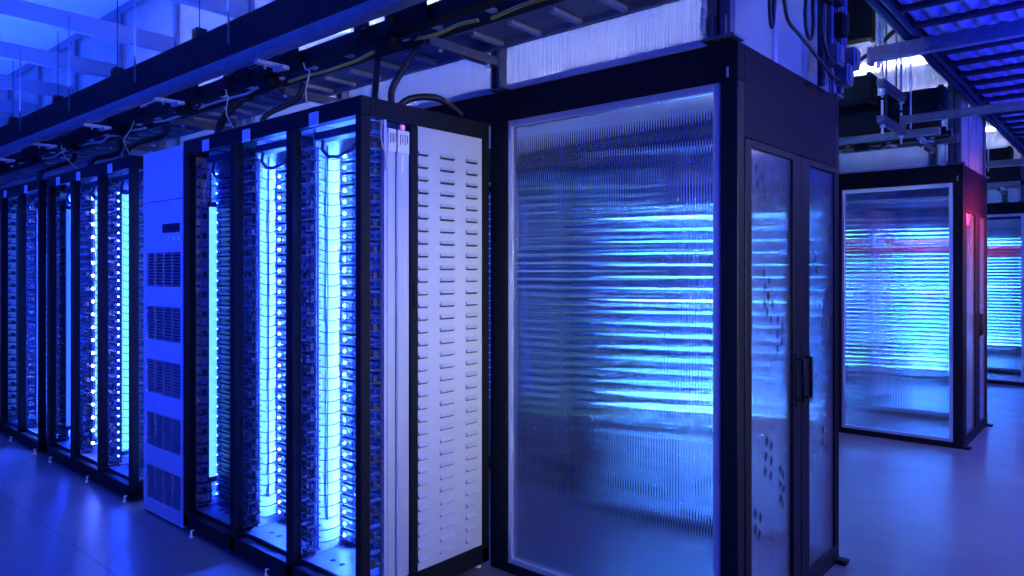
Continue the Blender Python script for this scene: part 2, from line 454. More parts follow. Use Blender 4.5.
obj('top_panel', bx(.004, W - .004, -.002, .02, 1.882, 2.18, c=.003), M['cabinet'], cb)
for za, zb in vz:
    g = MB(); g.box(.045, W - .028, .016, .022, za, zb, mi=1)
    nz = 11
    for k in range(nz):
        z = za + (zb - za) * (k + .5) / nz
        g.add([(.045, .002, z - .004), (W - .028, .002, z - .004), (W - .028, .014, z + .006), (.045, .014, z + .006)], [(0, 1, 2, 3), (3, 2, 1, 0)], 0)
    for k in range(1, 4):
        x = .045 + (W - .073) * k / 4; g.box(x - .004, x + .004, .001, .012, za, zb, mi=0)
    obj('vent_grille', g, [M['galv'], M['slot']], cb)
obj('display', bx(.28, .50, -.006, 0, 1.690, 1.742, c=.002), M['slot'], cb)
for k in range(4):
    obj('button', bx(.28 + .06 * k, .31 + .06 * k, -.006, 0, 1.640, 1.665, c=.002), M['tag'], cb)

# ------------------------------------------------------------------ hot aisle containment
ORDK = ['nearest', 'second', 'farthest']
def containment(k):
    D = -1.146 + .06 * k
    lab = ['near black-framed aisle enclosure with blue-lit fluted clear walls and double doors',
           'middle black-framed aisle enclosure behind the near doors, with pinkish red-lit end doors',
           'farthest aisle enclosure, partly cut off at the right edge'][k]
    y0 = WALLY + PITCH * k
    t = thing('aisle_enclosure', (D, y0, 0), lab, 'aisle enclosure', 'hot aisle enclosures')
    L = RX - D + (.28 if k == 1 else 0)
    A = AISLE
    xs0, xs1 = L + .115, -.075     # frame outer edges
    for side in (0, 1):
        f = (lambda y: y) if side == 0 else (lambda y: A - y)
        sg = MB(); sg.box(L, L + .11, f(0), f(.06), 0, 2.2, c=.004)
        obj('corner_post', sg, M['blackmatte'], t)
        sg = MB(); sg.box(-.072, 0, f(0), f(.06), 0, 2.2, c=.004)
        obj('corner_post', sg, M['black'], t)
        obj('base_rail', bx(L + .11, -.072, f(0), f(.06), 0, .045, c=.003), M['blackmatte'], t)
        obj('fascia', bx(L, 0, f(0), f(.06), 2.2, 2.345, c=.003), M['blackmatte'], t)
        fr = MB()
        fr.box(xs0, xs0 + .024, f(.004), f(.044), .047, 2.198, c=.003); fr.box(xs1 - .030, xs1, f(.004), f(.044), .047, 2.198, c=.003)
        fr.box(xs0 + .024, xs1 - .030, f(.004), f(.044), 2.166, 2.198, c=.003); fr.box(xs0 + .024, xs1 - .030, f(.004), f(.044), .047, .075, c=.003)
        pf = obj('panel_frame', fr, M['alurail'], t)
        sh = MB(); sh.flutes(xs0 + .026, xs1 - .032, f(.018), f(.028), .077, 2.164, .0125, (.0010 if k == 0 else .0015, .0006)[side], 8)
        obj('fluted_sheet', sh, M['poly'], pf)
        bk = MB(); bk.box(-.045, -.038, f(-.006), f(0), 2.21, 2.25)
        obj('latch', bk, M['alu'], t)
    # end face with double doors (plane x = 0)
    obj('door_header', bx(-.05, 0, .06, A - .06, 1.985, 2.345, c=.003), M['fascia'], t)
    obj('threshold', bx(-.05, 0, .06, A - .06, 0, .02), M['black'], t)
    for (ya, yb, ga, gb, hy, lab2) in ((.064, .665, .120, .568, .60, 'left leaf'), (.671, A - .012, .777, A - .03, .70, 'right leaf')):
        d = MB()
        d.box(-.040, .004, ya, ga, .022, 1.982, c=.003); d.box(-.040, .004, gb, yb, .022, 1.982, c=.003)
        d.box(-.040, .004, ga, gb, 1.955, 1.982); d.box(-.040, .004, ga, gb, .022, .09)
        dd = obj('door', d, M['black'], t)
        g = MB(); g.flutes(ga, gb, -.010, -.020, .09, 1.955, .0125, .0008, 8, axis='y')
        obj('door_glazing', g, M['door'], dd)
        h = MB(); h.tube([(.004, hy, 1.08), (.035, hy, 1.08), (.035, hy, .90), (.004, hy, .90)], .009, 6)
        h.box(.004, .010, hy - .016, hy + .016, .87, 1.11, c=.003)
        obj('handle', h, M['black'], dd)
        rnd = random.Random(11 + int(ya * 100))
        spots = [(.27, 1.46, 5), (.31, 1.36, 4), (.42, 1.26, 5), (.29, .77, 6), (.44, .62, 6), (.18, .5, 4), (.2, 1.88, 3)] if ya < .5 else [(.85, 1.56, 4), (.95, 1.30, 4), (.84, 1.0, 5), (1.0, .7, 4)]
        for (sy, sz, nn) in (spots if k == 0 else []):
            for j in range(nn):
                yy = sy + (j % 2) * .045 + rnd.uniform(-.01, .01); zz = sz - (j // 2) * .062 - (j % 2) * .031
                if yy + .015 > gb: continue
                q = MB(); q.add([(-.0075, yy, zz - .024), (-.0075, yy + .015, zz), (-.0075, yy, zz + .024), (-.0075, yy - .015, zz)], [(0, 1, 2, 3)])
                obj('decal', q, M['mark'], dd)
    for y in (0., A - .05):
        obj('floor_plate', bx(-.02, .05, y - .005, y + .055, 0, .022, c=.004), M['black'], t)
    return t
for k in range(3): containment(k)

# ------------------------------------------------------------------ rows behind: racks seen through the clear walls
mass = MB()
def mass_bay(x, y, bi, flip=False, ledmi=2, r=.012, n=NSRV, recess=.20, nled=3):
    a, b = BAYS[bi]; sgn = -1 if flip else 1
    X = (lambda u: x - u) if flip else (lambda u: x + u)
    for k in range(n):
        z = Z0 + k * SP
        y0 = y + sgn * recess; y1 = y + sgn * .66
        mass.box(X(a + .006), X(b - .006), y0, y1, z, z + .046, mi=0)
        if not flip and (k % 2 == 0 or y > 9):
            mass.box(X(a + .02), X(b - .03), y0 - .012, y0 - .001, z + .016, z + (.027 if y < 9 else .024), mi=8 if y > 9 and k in (28, 29, 30) else 7 if k in (0, 2, 18, 32) else 5)  # wide glowing bars added to make streaks through the fluted sheets
            if k == 30 and y > 9: mass.box(X(a + .02), X(b - .03), y0 - .013, y0 - .002, z + .034, z + .044, mi=8)  # red glowing bar added for the red streak along the top
            mass.box(X(a + .02), X(b - .03), y0 - .004, y0, z + .030, z + .04, mi=1)
        if flip: mass.ball(X(a + .06), y0 + .006, z + .024, .006, mi=4, n=6, h=4)
        # rear face details
        for j in range(3): mass.box(X(a + .05 + .14 * j), X(a + .15 + .14 * j), y1, y1 + sgn * .004, z + .008, z + .038, mi=1)
        if flip and k > 5: mass.box(X(b - .04), X(a + .06), y1 - .008, y1 - .001, z + .018, z + .027, mi=3 if bi == 0 else 6)
backrow = []
for kk, (x, y, rot, lab) in enumerate([
        (RX - 1.63, 4.61, pi, 'dark server rack backing onto the near enclosure, dimly seen through its clear wall'),
        (RX + .28, FRONT + PITCH, 0, 'server rack glowing blue through the near enclosure panel'),
        (RX - 1.52, FRONT + PITCH, 0, 'server rack beside the one glowing through the near enclosure panel'),
        (RX - 1.63, 4.61 + PITCH, pi, 'dark server rack backing onto the middle enclosure'),
        (RX, FRONT + 2 * PITCH, 0, 'server rack glowing blue through the middle enclosure panel'),
        (RX + .2, FRONT + 3 * PITCH, 0, 'server rack glowing through the farthest enclosure at the right edge')]):
    r_ = dup(rk2); r_.location = (x, y, 0); r_.rotation_euler[2] = rot
    r_['label'] = lab; r_['group'] = 'server racks in the rows behind'
    for ch in list(r_.children):
        if ch.name.split('.')[0] == 'light_string': bpy.data.objects.remove(ch)
    for bi in range(3):
        mass_bay(x, y, bi, flip=(rot != 0), ledmi=4 if rot else 2)
o = obj('server', mass, [M['serverface'], M['serverface'], M['led'], M['ledgreen'], M['leddim'], M['streakbar'], M['ledrear'], M['streakbright'], M['redstreak']])
tag(o, 'hundreds of lit servers in the racks behind the clear enclosure walls', 'servers', kind='stuff')

# ------------------------------------------------------------------ overhead: busway, cable trays, ladders, hangers
def overhead(k, x0, x1, full):
    dy = PITCH * k
    where = ['over the near rack row', 'over the second rack row', 'over the third rack row'][k]
    # hanging busway
    t = thing('busway', (x1, 1.75 + dy, 2.47), 'long black busway beam with lighter lower lip hung on rods ' + where, 'busway', 'busways')
    ln = x0 - x1
    b = MB(); b.box(ln, 0, 0, .083, .055, .23, c=.004); b.box(ln, 0, .010, .014, .23, .236)
    obj('housing', b, M['blackmatte'], t)
    l = MB(); l.box(ln, 0, -.012, .05, 0, .053, c=.004); l.box(ln, 0, -.014, -.011, .018, .022)
    obj('lower_lip', l, M['traysteel'], t)
    for j in range(8 if full else 2):
        xx = (-3.35 - 1.12 * j if full else -1.45 - 1.12 * j) - x1
        if xx < ln: continue
        h = MB(); h.tube([(xx, -.02, -.01 + .12), (xx, -.02, (3.24 if full else 3.9) - 2.47)], .006, 6)
        obj('hanger_rod', h, M['steel'], t)
        c = MB(); c.box(xx - .46, xx - .40, .01, .07, .23, .29, c=.004); c.tube([(xx - .43, .04, .29), (xx - .43, .04, .77)], .003, 5)
        obj('clamp', c, M['black'], t)
        f = MB(); f.box(xx + .2, xx + .235, .0, .17, -.024, -.004, c=.003); f.tube([(xx + .217, .05, -.04), (xx + .217, .05, .0)], .007, 6); f.box(xx + .2, xx + .29, .10, .125, -.04, -.022)
        obj('bracket', f, M['galv'], t)
    # black cable tray
    t = thing('cable_tray', (x1, 1.995 + dy, 2.5), 'black two-rail cable tray carrying yellow cables ' + where, 'cable tray', 'cable trays')
    for y in (0, .125):
        r = MB(); r.box(ln, 0, y, y + .075, 0, .012); r.box(ln, 0, y + (0 if y == 0 else .069), y + (.006 if y == 0 else .075), .012, .062)
        obj('side_rail', r, M['black'], t)
    for j in range(int(-ln / .31)):
        obj('rung', bx(-.1 - .31 * j - .03, -.1 - .31 * j, .07, .13, .002, .014), M['galv'], t)
    for j in range(int(-ln / 1.0)):
        q = MB(); xx = -.55 - 1.0 * j
        q.box(xx - .11, xx, .008, .076, -.055, -.002, c=.006); q.tube([(xx - .02, .05, -.03), (xx + .07, .055, -.045), (xx + .12, .06, -.012)], .009, 6)
        obj('tap_box', q, M['black'], t)
    if full:
        for xa, xb, zt in ((-1.90, -1.80, .09), (-2.46, -2.19, .10), (-2.68, -2.57, .08), (-3.50, -3.13, .10), (-3.89, -3.62, .09), (-4.67, -4.20, .10), (-5.6, -5.04, .10), (-6.6, -6.0, .09), (-7.6, -7.0, .1)):
            q = MB(); q.box(xa - x1, xb - x1, -.020, -.012, -.01, zt, c=.003); q.box(xa - x1 + .03, xa - x1 + .07, -.034, -.020, .01, zt - .02)
            q.tube([(xa - x1 + .05, -.027, zt - .03), (xa - x1 + .12, -.036, zt - .05), (xb - x1 - .02, -.030, zt - .02)], .007, 6)
            obj('side_plate', q, M['black'], t)
    # blue-grey ladder tray with solid bottom
    t = thing('ladder_tray', (x1, 2.215 + dy, 2.51), 'wide steel ladder tray with pale cross rungs ' + where, 'ladder tray', 'ladder trays')
    s = MB(); s.box(ln, 0, .012, .268, .026, .030)
    obj('tray_bottom', s, M['traysteel'], t)
    for y in (0, .268):
        r = MB(); r.box(ln, 0, y, y + .03, 0, .07, c=.003)
        obj('side_rail', r, M['traysteel'], t)
    off = [(2.24, 2.014, 1.79, 1.57)]
    for j in range(int(-ln / .224)):
        xx = -1.34 - .224 * j - x1
        if xx > -.03 or xx < ln: continue
        g = MB(); g.box(xx - .015, xx + .015, .07, .272, .004, .024, c=.003)
        obj('rung', g, M['galv'], t)
    # strut arms under the trays and the upright they hang from
    for j in range(4 if full else 2):
        xx = -2.345 - 1.27 * j if full else -1.30 - 1.05 * j
        t = thing('strut_arm', (xx, 2.06 + dy, 2.455), ['steel strut arm with upright at the corner above the louvred panel', 'steel strut arm under the trays, second from the louvred panel', 'steel strut arm under the trays, third from the louvred panel', 'steel strut arm under the trays, fourth from the louvred panel'][j] if full else
                  ('steel strut arm %s under the trays %s' % (['at the end', 'further in'][j], where)), 'strut', 'strut arms under trays')
        s = MB(); s.box(-.022, .022, .06, .53, 0, .006); s.box(-.022, -.016, .06, .53, .006, .040); s.box(.016, .022, .06, .53, .006, .040)
        obj('channel', s, M['steel'], t)
        u = MB(); u.box(-.03, .03, .53, .555, -.10, .17, c=.003); u.box(-.03, -.022, .50, .53, -.10, .17); u.box(.022, .03, .50, .53, -.10, .17)
        u.box(-.05, .05, .515, .565, -.109, -.10)
        obj('upright', u, M['steel'], t)
        for yb in (.14, .45):
            bo = MB(); bo.cone(0, yb, -.012, 0, .010, .010, 6); obj('bolt', bo, M['alu'], t)
overhead(0, -12., -.9, True)
overhead(1, -6., -1.10, False)
overhead(2, -5., -1.05, False)

def wire(name, pts, r, m, label, cat='cable', group=None, n=6, smooth=4):
    # Catmull-Rom through the points
    P = [pts[0]] + list(pts) + [pts[-1]]; out = []
    for i in range(1, len(P) - 2):
        for j in range(smooth):
            u = j / smooth
            out.append(tuple(.5 * ((2 * P[i][d]) + (-P[i - 1][d] + P[i + 1][d]) * u + (2 * P[i - 1][d] - 5 * P[i][d] + 4 * P[i + 1][d] - P[i + 2][d]) * u * u
                       + (-P[i - 1][d] + 3 * P[i][d] - 3 * P[i + 1][d] + P[i + 2][d]) * u ** 3) for d in range(3)))
    out.append(tuple(pts[-1]))
    q = MB(); q.tube(out, r, n); o = obj(name, q, m)
    return tag(o, label, cat, group)

# cables lying in the black tray
rnd = random.Random(3)
for i, (xa, xb, m, lab) in enumerate([(-1.0, -1.95, 'yellow', 'yellow cable in the black tray at the top of the picture'), (-2.02, -2.56, 'yellow', 'looped yellow cable in the black tray above the louvred panel'),
                                     (-2.68, -3.4, 'yellow', 'yellow cable in the black tray above the rack bays'), (-3.52, -5.1, 'cream', 'cream cable in the black tray above the vented cabinet'),
                                     (-5.25, -7.5, 'cream', 'cream cable in the black tray above the left racks')]):
    n = max(5, int((xa - xb) / .16)); pts = []
    for j in range(n + 1):
        x = xa + (xb - xa) * j / n
        pts.append((x, 2.095 + rnd.uniform(-.014, .014), 2.486 - rnd.uniform(0, .016)))
    pts = [(p[0], p[1], p[2] + .007 * (i % 2)) for p in pts]
    wire('cable', pts, .0075, M[m], lab, group='cables in the black tray')
    pts2 = [(p[0] - .05, p[1] - .012 + .012 * sin(4 * p[0]), 2.575 + .012 * i) for p in pts]
    wire('cable', pts2, .008, M['cable'], lab.replace('yellow', 'black').replace('cream', 'black'), group='cables in the black tray')
# black whips from the racks up to the trays
for pts, lab in [
        ([(-2.60, 2.05, 2.19), (-2.66, 2.08, 2.26), (-2.70, 2.12, 2.36), (-2.74, 2.16, 2.482)], 'thick black hose rising from the rack top, left of the arched hose'),
        ([(-2.50, 2.05, 2.19), (-2.51, 2.06, 2.28), (-2.47, 2.1, 2.38), (-2.46, 2.16, 2.482)], 'thick black hose rising from the rack top, beside the arched hose'),
        ([(-2.56, 2.10, 2.19), (-2.53, 2.18, 2.26), (-2.47, 2.28, 2.275), (-2.46, 2.38, 2.25), (-2.455, 2.44, 2.218)], 'thick black hose arching over the rack top edge'),
        ([(-3.42, 1.95, 2.19), (-3.44, 1.98, 2.28), (-3.40, 2.13, 2.38), (-3.38, 2.165, 2.475)], 'thick black hose rising from the second bay of the near rack'),
        ([(-3.90, 1.95, 2.19), (-3.92, 1.97, 2.3), (-3.91, 2.05, 2.42), (-3.9, 2.16, 2.482)], 'black hose rising beside the vented cabinet'),
        ([(-4.4, 1.95, 2.212), (-4.38, 2.0, 2.225), (-4.2, 2.05, 2.24), (-4.06, 2.1, 2.40), (-4.0, 2.16, 2.482)], 'black hose curving up from the top of the vented cabinet'),
        ([(-5.05, 1.90, 2.19), (-5.06, 1.93, 2.3), (-5.07, 2.14, 2.40), (-5.06, 2.17, 2.47)], 'black hose rising from the rack left of the vented cabinet'),
        ([(-5.7, 1.90, 2.19), (-5.73, 1.93, 2.28), (-5.85, 2.14, 2.36), (-5.9, 2.17, 2.47)], 'black hose rising from the second bay left of the vented cabinet'),
        ([(-6.85, 1.90, 2.19), (-6.87, 1.93, 2.3), (-6.87, 2.14, 2.40), (-6.88, 2.17, 2.47)], 'black hose rising from the farthest left rack')]:
    wire('hose', pts, .016 if pts[0][0] > -5 else .02, M['cable'], lab, 'hose', 'black hoses on the rack tops', n=8)
for pts, lab in [
        ([(-2.93, 1.92, 2.205), (-2.945, 1.9, 2.30), (-2.99, 1.95, 2.42), (-3.06, 1.975, 2.45), (-3.10, 1.988, 2.49)], 'thin cream cable dropping to the rack top near the corner post'),
        ([(-3.63, 1.92, 2.205), (-3.70, 1.9, 2.31), (-3.78, 1.95, 2.42), (-3.84, 1.975, 2.45), (-3.88, 1.988, 2.49)], 'thin cream cable dropping to the first bay of the near rack'),
        ([(-5.0, 1.92, 2.205), (-5.03, 1.88, 2.32), (-5.1, 1.95, 2.42), (-5.15, 1.988, 2.49)], 'thin cream cable dropping just left of the vented cabinet'),
        ([(-5.95, 1.92, 2.205), (-6.2, 1.9, 2.33), (-6.5, 1.96, 2.44), (-6.6, 1.988, 2.49)], 'long slanting cream cable over the left racks')]:
    wire('cable', pts, .0035, M['cream'], lab, group='thin cream drop cables')
# white/cream cable inside bay 1 and bay 3 heads
wire('cable', [(-3.86, 1.90, 2.06), (-3.875, 1.89, 2.0), (-3.93, 1.89, 1.93), (-3.95, 1.90, 1.88), (-3.955, 1.91, 1.85)], .005, M['cream'], 'pale cable hanging in the head of the bay right of the cabinet', group='pale cables in the bays')
wire('cable', [(-2.425, 1.935, 2.11), (-2.424, 1.93, 2.03), (-2.424, 1.95, 1.97), (-2.424, 1.962, 1.9)], .004, M['cream'], 'pale cable hanging beside the silver strips at the rack end', group='pale cables in the bays')

# light fittings along the chimney above each hot aisle
def fitting(x, y, lab, grp, z=3.12):
    t = thing('light_fitting', (x, y, z), lab, 'light', grp)
    h = MB(); h.box(-.55, .55, -.09, .09, .02, .06, c=.004)
    h.add([(-.55, -.09, .02), (.55, -.09, .02), (.55, -.12, -.01), (-.55, -.12, -.01), (-.55, .09, .02), (.55, .09, .02), (.55, .12, -.01), (-.55, .12, -.01)], [(0, 1, 2, 3), (4, 7, 6, 5), (3, 2, 1, 0), (5, 6, 7, 4)])
    obj('housing', h, M['wallplate'], t)
    q = MB(); q.box(-.55, .55, -.125, .125, -.050, -.044); obj('added_baffle', q, M['wallplate'], t)  # plate added under the tubes to block light going down
    for yy in (-.04, .04):
        q = MB(); q.tube([(-.53, yy, -.005), (.53, yy, -.005)], .016, 8)
        obj('tube_lamp', q, M['lamp'], t)
    for xx in (-.4, .4):
        q = MB(); q.tube([(xx, 0, .06), (xx, 0, 3.9 - z)], .005, 5)
        obj('hanger_rod', q, M['galv'], t)
for k, xs in ((0, (-1.85, -3.2, -4.55, -5.9)), (1, (-1.85, -3.2)), (2, (-1.85, -3.2))):
    for j, x in enumerate(xs):
        fitting(x, WALLY + AISLE / 2 + PITCH * k, 'white twin-tube light behind frosted wall, %s from end of %s aisle' % (['first', 'second', 'third', 'fourth'][j], ['near', 'middle', 'far'][k]), 'light fittings above the hot aisles', z=3.12 if k == 0 else 3.42)

# ------------------------------------------------------------------ setting
o = struct(obj('floor', bx(-16, 6, -4, 18, -.2, 0), M['floor'])); o['label'] = 'polished concrete floor'; 
CZ = 3.91
cl = struct(obj('ceiling', bx(-16, -.6, -4, 18, CZ, CZ + .1), M['ceil'])); cl['label'] = 'pale panel ceiling lit blue'
for j in range(8):
    x = -4.748 - 1.18 * j
    obj('joist', bx(x - .03, x + .03, -4, WALLY - .03, 3.235, 3.365, c=.004), M['joist'], cl)
for k in range(3):
    y = WALLY + PITCH * k; D = -1.146 + .06 * k
    for side in (0, 1):
        yy = y if side == 0 else y + AISLE
        f = 1 if side == 0 else -1
        w = MB(); xl = -14 if k == 0 else -7
        w.flutes(-3.6, D - .06, yy + f * .018, yy + f * .030, 2.347, CZ, .0155, .002, 6)
        w.box(xl, -3.6, yy + f * .018, yy + f * .030, 2.347, CZ)
        o = struct(obj('wall_' + ['near', 'middle', 'far'][k] + '_' + ['front', 'rear'][side], w, M['upper']))
        o['label'] = 'frosted ribbed wall above the rack row'
        s = MB()
        for j in range(10):
            x = -1.206 - 1.18 * j
            if x - .04 < xl: break
            s.box(x - .03, x + .03, yy - f * .012, yy + f * .017, 2.347, CZ - .002)
            if j >= 3: pass
        s2 = MB()
        for j in range(3, 10):
            x = -1.208 - 1.18 * j
            if x < xl: break
            q = MB(); q.box(x - .035, x + .035, yy - f * .014, yy + f * .016, 2.36, CZ - .002, c=.003)
            obj('stud', q, M['stud'], o)
        for zz in ((CZ - .07, CZ - .004),):
            obj('head_rail', bx(xl, D - .06, yy - f * .01, yy + f * .016, *zz), M['stud'], o)
        obj('sill_rail', bx(xl, D - .06, yy - f * .006, yy + f * .016, 2.347, 2.375), M['alurail'], o)
        obj('fascia', bx(xl, RX - .002, yy, yy + f * .06, 2.205, 2.345), M['blackmatte'], o)
    w = MB(); w.flutes(y + .02, y + AISLE - .02, D - .030, D - .042, 2.347, CZ, .0155, .0018, 6, axis='y')
    o = struct(obj('wall_' + ['near', 'middle', 'far'][k] + '_end', w, M['upper'])); o['label'] = 'frosted wall above the end doors'
    for ye in (y + .42, y + .80):
        obj('mullion', bx(D - .028, D - .016, ye - .02, ye + .02, 2.347, CZ), M['alurail'], o)
# outer walls, well away
struct(obj('wall_left', bx(-16, -15.9, -4, 18, 0, CZ), M['cabinet']))
struct(obj('wall_back', bx(-16, 6, 17.9, 18, 0, CZ), M['cabinet']))

# corner uprights standing on the enclosures
def corner_upright(k, near):
    D = -1.146 + .06 * k; y = WALLY + PITCH * k + (.0 if near else AISLE)
    lab = '%s strut upright with bolted foot on the %s corner of the %s enclosure' % ('blue-lit steel' if near else 'steel', 'front' if near else 'back', ['near', 'middle', 'far'][k])
    t = thing('corner_upright', (D - .03, y, 2.345), lab, 'upright', 'corner uprights')
    s = MB()
    s.box(-.075, -.035, -.045, .0, 0, CZ - 2.35, c=.003); s.box(-.025, .02, -.045, .0, 0, CZ - 2.35, c=.003)
    s.box(-.035, -.025, -.02, 0, 0, CZ - 2.35)
    obj('channel', s, M['steel'], t)
    f = MB(); f.box(-.09, .045, -.07, .03, 0, .012, c=.002); f.box(-.055, -.045, -.06, -.045, 0, .09); f.box(-.004, .006, -.06, -.045, 0, .09)
    obj('foot_plate', f, M['steel'], t)
    b = MB(); b.box(-.095, -.074, -.06, -.015, .03, .16, c=.004)
    for z in (.05, .09, .13): b.cone(-.085, -.062, z, z + .012, .008, .008, 6)
    obj('clip', b, M['alu'], t)
for k in range(3): corner_upright(k, True)
for k in range(2): corner_upright(k, False)

# black cables and the conduit cluster on the near enclosure's end wall
X = -1.06
for pts, lab in [
        ([(X, 2.80, 3.905), (X, 2.80, 2.72), (X, 2.862, 2.53), (X, 2.90, 2.47), (X, 3.00, 2.45), (X, 3.16, 2.42), (X, 3.30, 2.39), (X, 3.45, 2.362), (X, 3.55, 2.365)], 'black cable sagging across the wall above the end doors'),
        ([(X, 2.72, 3.905), (X, 2.72, 2.72), (X, 2.70, 2.56), (X, 2.715, 2.42), (X, 2.74, 2.42), (X, 2.75, 2.56), (X, 2.74, 2.72), (X, 2.74, 3.905)], 'narrow black cable loop beside the corner upright'),
        ([(X, 3.10, 3.905), (X, 3.10, 2.75), (X, 3.09, 2.55), (X, 3.12, 2.47), (X, 3.17, 2.47), (X, 3.19, 2.55), (X, 3.18, 2.75), (X, 3.18, 3.905)], 'short black cable loop above the end doors'),
        ([(X + .02, 3.25, 3.905), (X + .02, 3.25, 2.75), (X + .02, 3.24, 2.55), (X + .02, 3.27, 2.47), (X + .02, 3.33, 2.42), (X + .02, 3.40, 2.41)], 'black cable hanging by the conduit cluster')]:
    wire('hanging_cable', pts, .008, M['cable'], lab, group='black cables above the end doors')
t = thing('strut_arm', (-.99, 2.70, 2.66), 'dark strut arm running back above the end doors', 'strut')
s = MB(); s.box(-.02, .02, 0, .62, -.035, .0, c=.003); s.box(-.012, .012, .1, .5, -.06, -.035)
obj('channel', s, M['black'], t)
s = MB(); s.tube([(0, .08, 0), (0, .08, .6)], .006, 6); s.tube([(0, .56, 0), (0, .56, .6)], .006, 6)
obj('hanger_rod', s, M['galv'], t)
t = thing('conduit_cluster', (-1.10, 3.72, 2.30), 'bundle of upright conduits and small boxes at the back corner above the end doors', 'conduits')
for j, (dy, r) in enumerate(((-.30, .018), (-.23, .013), (-.16, .022), (-.08, .013), (-.02, .018), (.035, .016))):
    q = MB(); q.tube([(.02 * (j % 2) - .02 * (j // 5), dy, .02 + .05 * (j % 3)), (.02 * (j % 2) - .02 * (j // 5), dy, 1.55)], r, 8)
    obj('conduit', q, M['steel'] if j % 2 else M['tube'], t)
for j, (dy, dz) in enumerate(((-.24, .16), (-.10, .10), (.01, .20), (-.17, .32))):
    q = MB(); q.box(.01, .07, dy - .045, dy + .045, dz - .05, dz + .05, c=.005); q.box(.07, .075, dy - .03, dy + .03, dz - .035, dz + .035)
    obj('junction_box', q, M['steel'] if j != 3 else M['fascia'], t)

# ------------------------------------------------------------------ corrugated deck over the corridor
DX, DZ = -1.0, 2.91
dk = MB(); dn = 8; pit = .095; x = DX; ya, yb = 3.6, 17.0
prof = []
x = DX + .03
while x < 3.2:
    for u, z in ((0, 0), (.18, -.0), (.32, .034), (.68, .034), (.82, 0)):
        prof.append((x + u * pit, DZ + z))
    x += pit
vs = [(px, ya, pz) for px, pz in prof] + [(px, yb, pz) for px, pz in prof] + [(px, ya, pz + .003) for px, pz in prof] + [(px, yb, pz + .003) for px, pz in prof]
n = len(prof)
fs = [(i, i + n, i + 1 + n, i + 1) for i in range(n - 1)] + [(i + 2 * n, i + 1 + 2 * n, i + 1 + 3 * n, i + 3 * n) for i in range(n - 1)]
dk.add(vs, fs)
deck = struct(obj('ceiling_corridor', dk, M['deck'])); deck['label'] = 'blue-lit corrugated steel deck over the corridor'
yy = 3.63
while yy < 14.5:
    q = MB(); q.tube([(DX - .02, yy, DZ - .024), (3.2, yy, DZ - .024)], .021, 8)
    obj('purlin', q, M['tube'], deck); yy += .345
q = MB(); q.box(DX - .03, DX - .0, ya, yb, DZ - .02, DZ + .05)
obj('edge_rail', q, M['tube'], deck)
for j, (dx, dz, r) in enumerate(((-.040, -.045, .024), (-.048, .010, .016), (.012, -.052, .016))):
    q = MB()
    pts = [(DX + dx + .002 * sin(3 * j + k), ya + (10.9 - ya) * k / 40, DZ + dz + .002 * sin(1.7 * k + j)) for k in range(41)]
    q.tube(pts, r, 7); tag(obj('conduit', q, M['tube']), ['thickest dark conduit along the edge of the corrugated deck', 'thin dark conduit running just above the thickest one at the deck edge', 'dark conduit slung lowest under the deck edge'][j], 'conduit', 'conduits along the deck edge')
def deckbeam(y, z, x0, x1, h, lab):
    t = thing('strut_beam', (x0, y, z), lab, 'beam', 'blue strut beams under the deck')
    q = MB(); q.box(0, x1 - x0, -.03, .03, 0, h, c=.004); q.box(0, x1 - x0, -.034, -.03, h * .35, h * .65)
    obj('channel', q, M['steel'], t)
    for xx in ((.05,) if h > .08 else (.05, .75)):
        q = MB(); q.tube([(xx, 0, -.04), (xx, 0, 3.9 - z if h > .08 else DZ - z)], .012 if h > .08 else .006, 6)
        obj('hanger_rod', q, M['galv'], t)
    q = MB(); q.box(-.008, .02, -.036, .036, -.02, h + .004, c=.004)
    obj('end_bracket', q, M['steel'], t)
deckbeam(4.78, 2.75, -1.25, 2.6, .085, 'thick blue strut beam crossing under the corrugated deck, nearest one')
deckbeam(5.60, 2.50, -1.25, 2.4, .05, 'blue strut beam slung low on rods beneath the deck')
deckbeam(9.40, 2.60, -1.30, 2.0, .07, 'distant blue strut beam under the deck near the far aisles')
# trapeze pieces between the aisles
for j, (x, y, z, lab) in enumerate(((-1.33, 5.34, 2.78, 'upper short strut of the hanging trapeze by the deck edge'), (-1.33, 5.34, 2.53, 'lower short strut of the hanging trapeze by the deck edge'))):
    t = thing('trapeze_strut', (x, y, z), lab, 'strut', 'trapeze struts')
    q = MB(); q.box(-.025, .025, 0, .62, -.045, 0, c=.003); q.box(-.01, .01, -.02, .64, -.06, -.045)
    obj('channel', q, M['steel'], t)
    for dy in (.05, .57):
        q = MB(); q.tube([(0, dy, -.12), (0, dy, (3.9 - z) if j == 0 else .11)], .008, 6); q.cone(0, dy, -.075, -.06, .016, .016, 6)
        obj('hanger_rod', q, M['galv'], t)
# black ducts over the second and third rows
def duct(x0, x1, y0, y1, z0, z1, lab):
    t = thing('black_duct', (x1, y0, z0), lab, 'duct', 'black ducts over the rows')
    q = MB(); q.box(x0 - x1, 0, 0, y1 - y0, 0, z1 - z0, c=.006)
    obj('body', q, M['blackmatte'], t)
    for xx in (-.35, -1.5):
        q = MB(); q.tube([(xx, (y1 - y0) / 2, z1 - z0 - .01), (xx, (y1 - y0) / 2, max(z1 - z0, CZ - z0 - .002))], .006, 6)
        obj('hanger_rod', q, M['steel'], t)
    for xx in (-.01, (x0 - x1) * .35, (x0 - x1) * .7):
        q = MB(); q.box(xx - .03, xx, -.012, y1 - y0 + .012, -.012, z1 - z0 + .012)
        obj('flange', q, M['black'], t)
duct(-5, -1.74, 6.70, 6.84, 3.49, 3.905, 'deep black duct high against the middle aisle wall')
duct(-5, -1.58, 6.12, 6.27, 2.82, 3.02, 'black duct with stepped end over the second rack row')
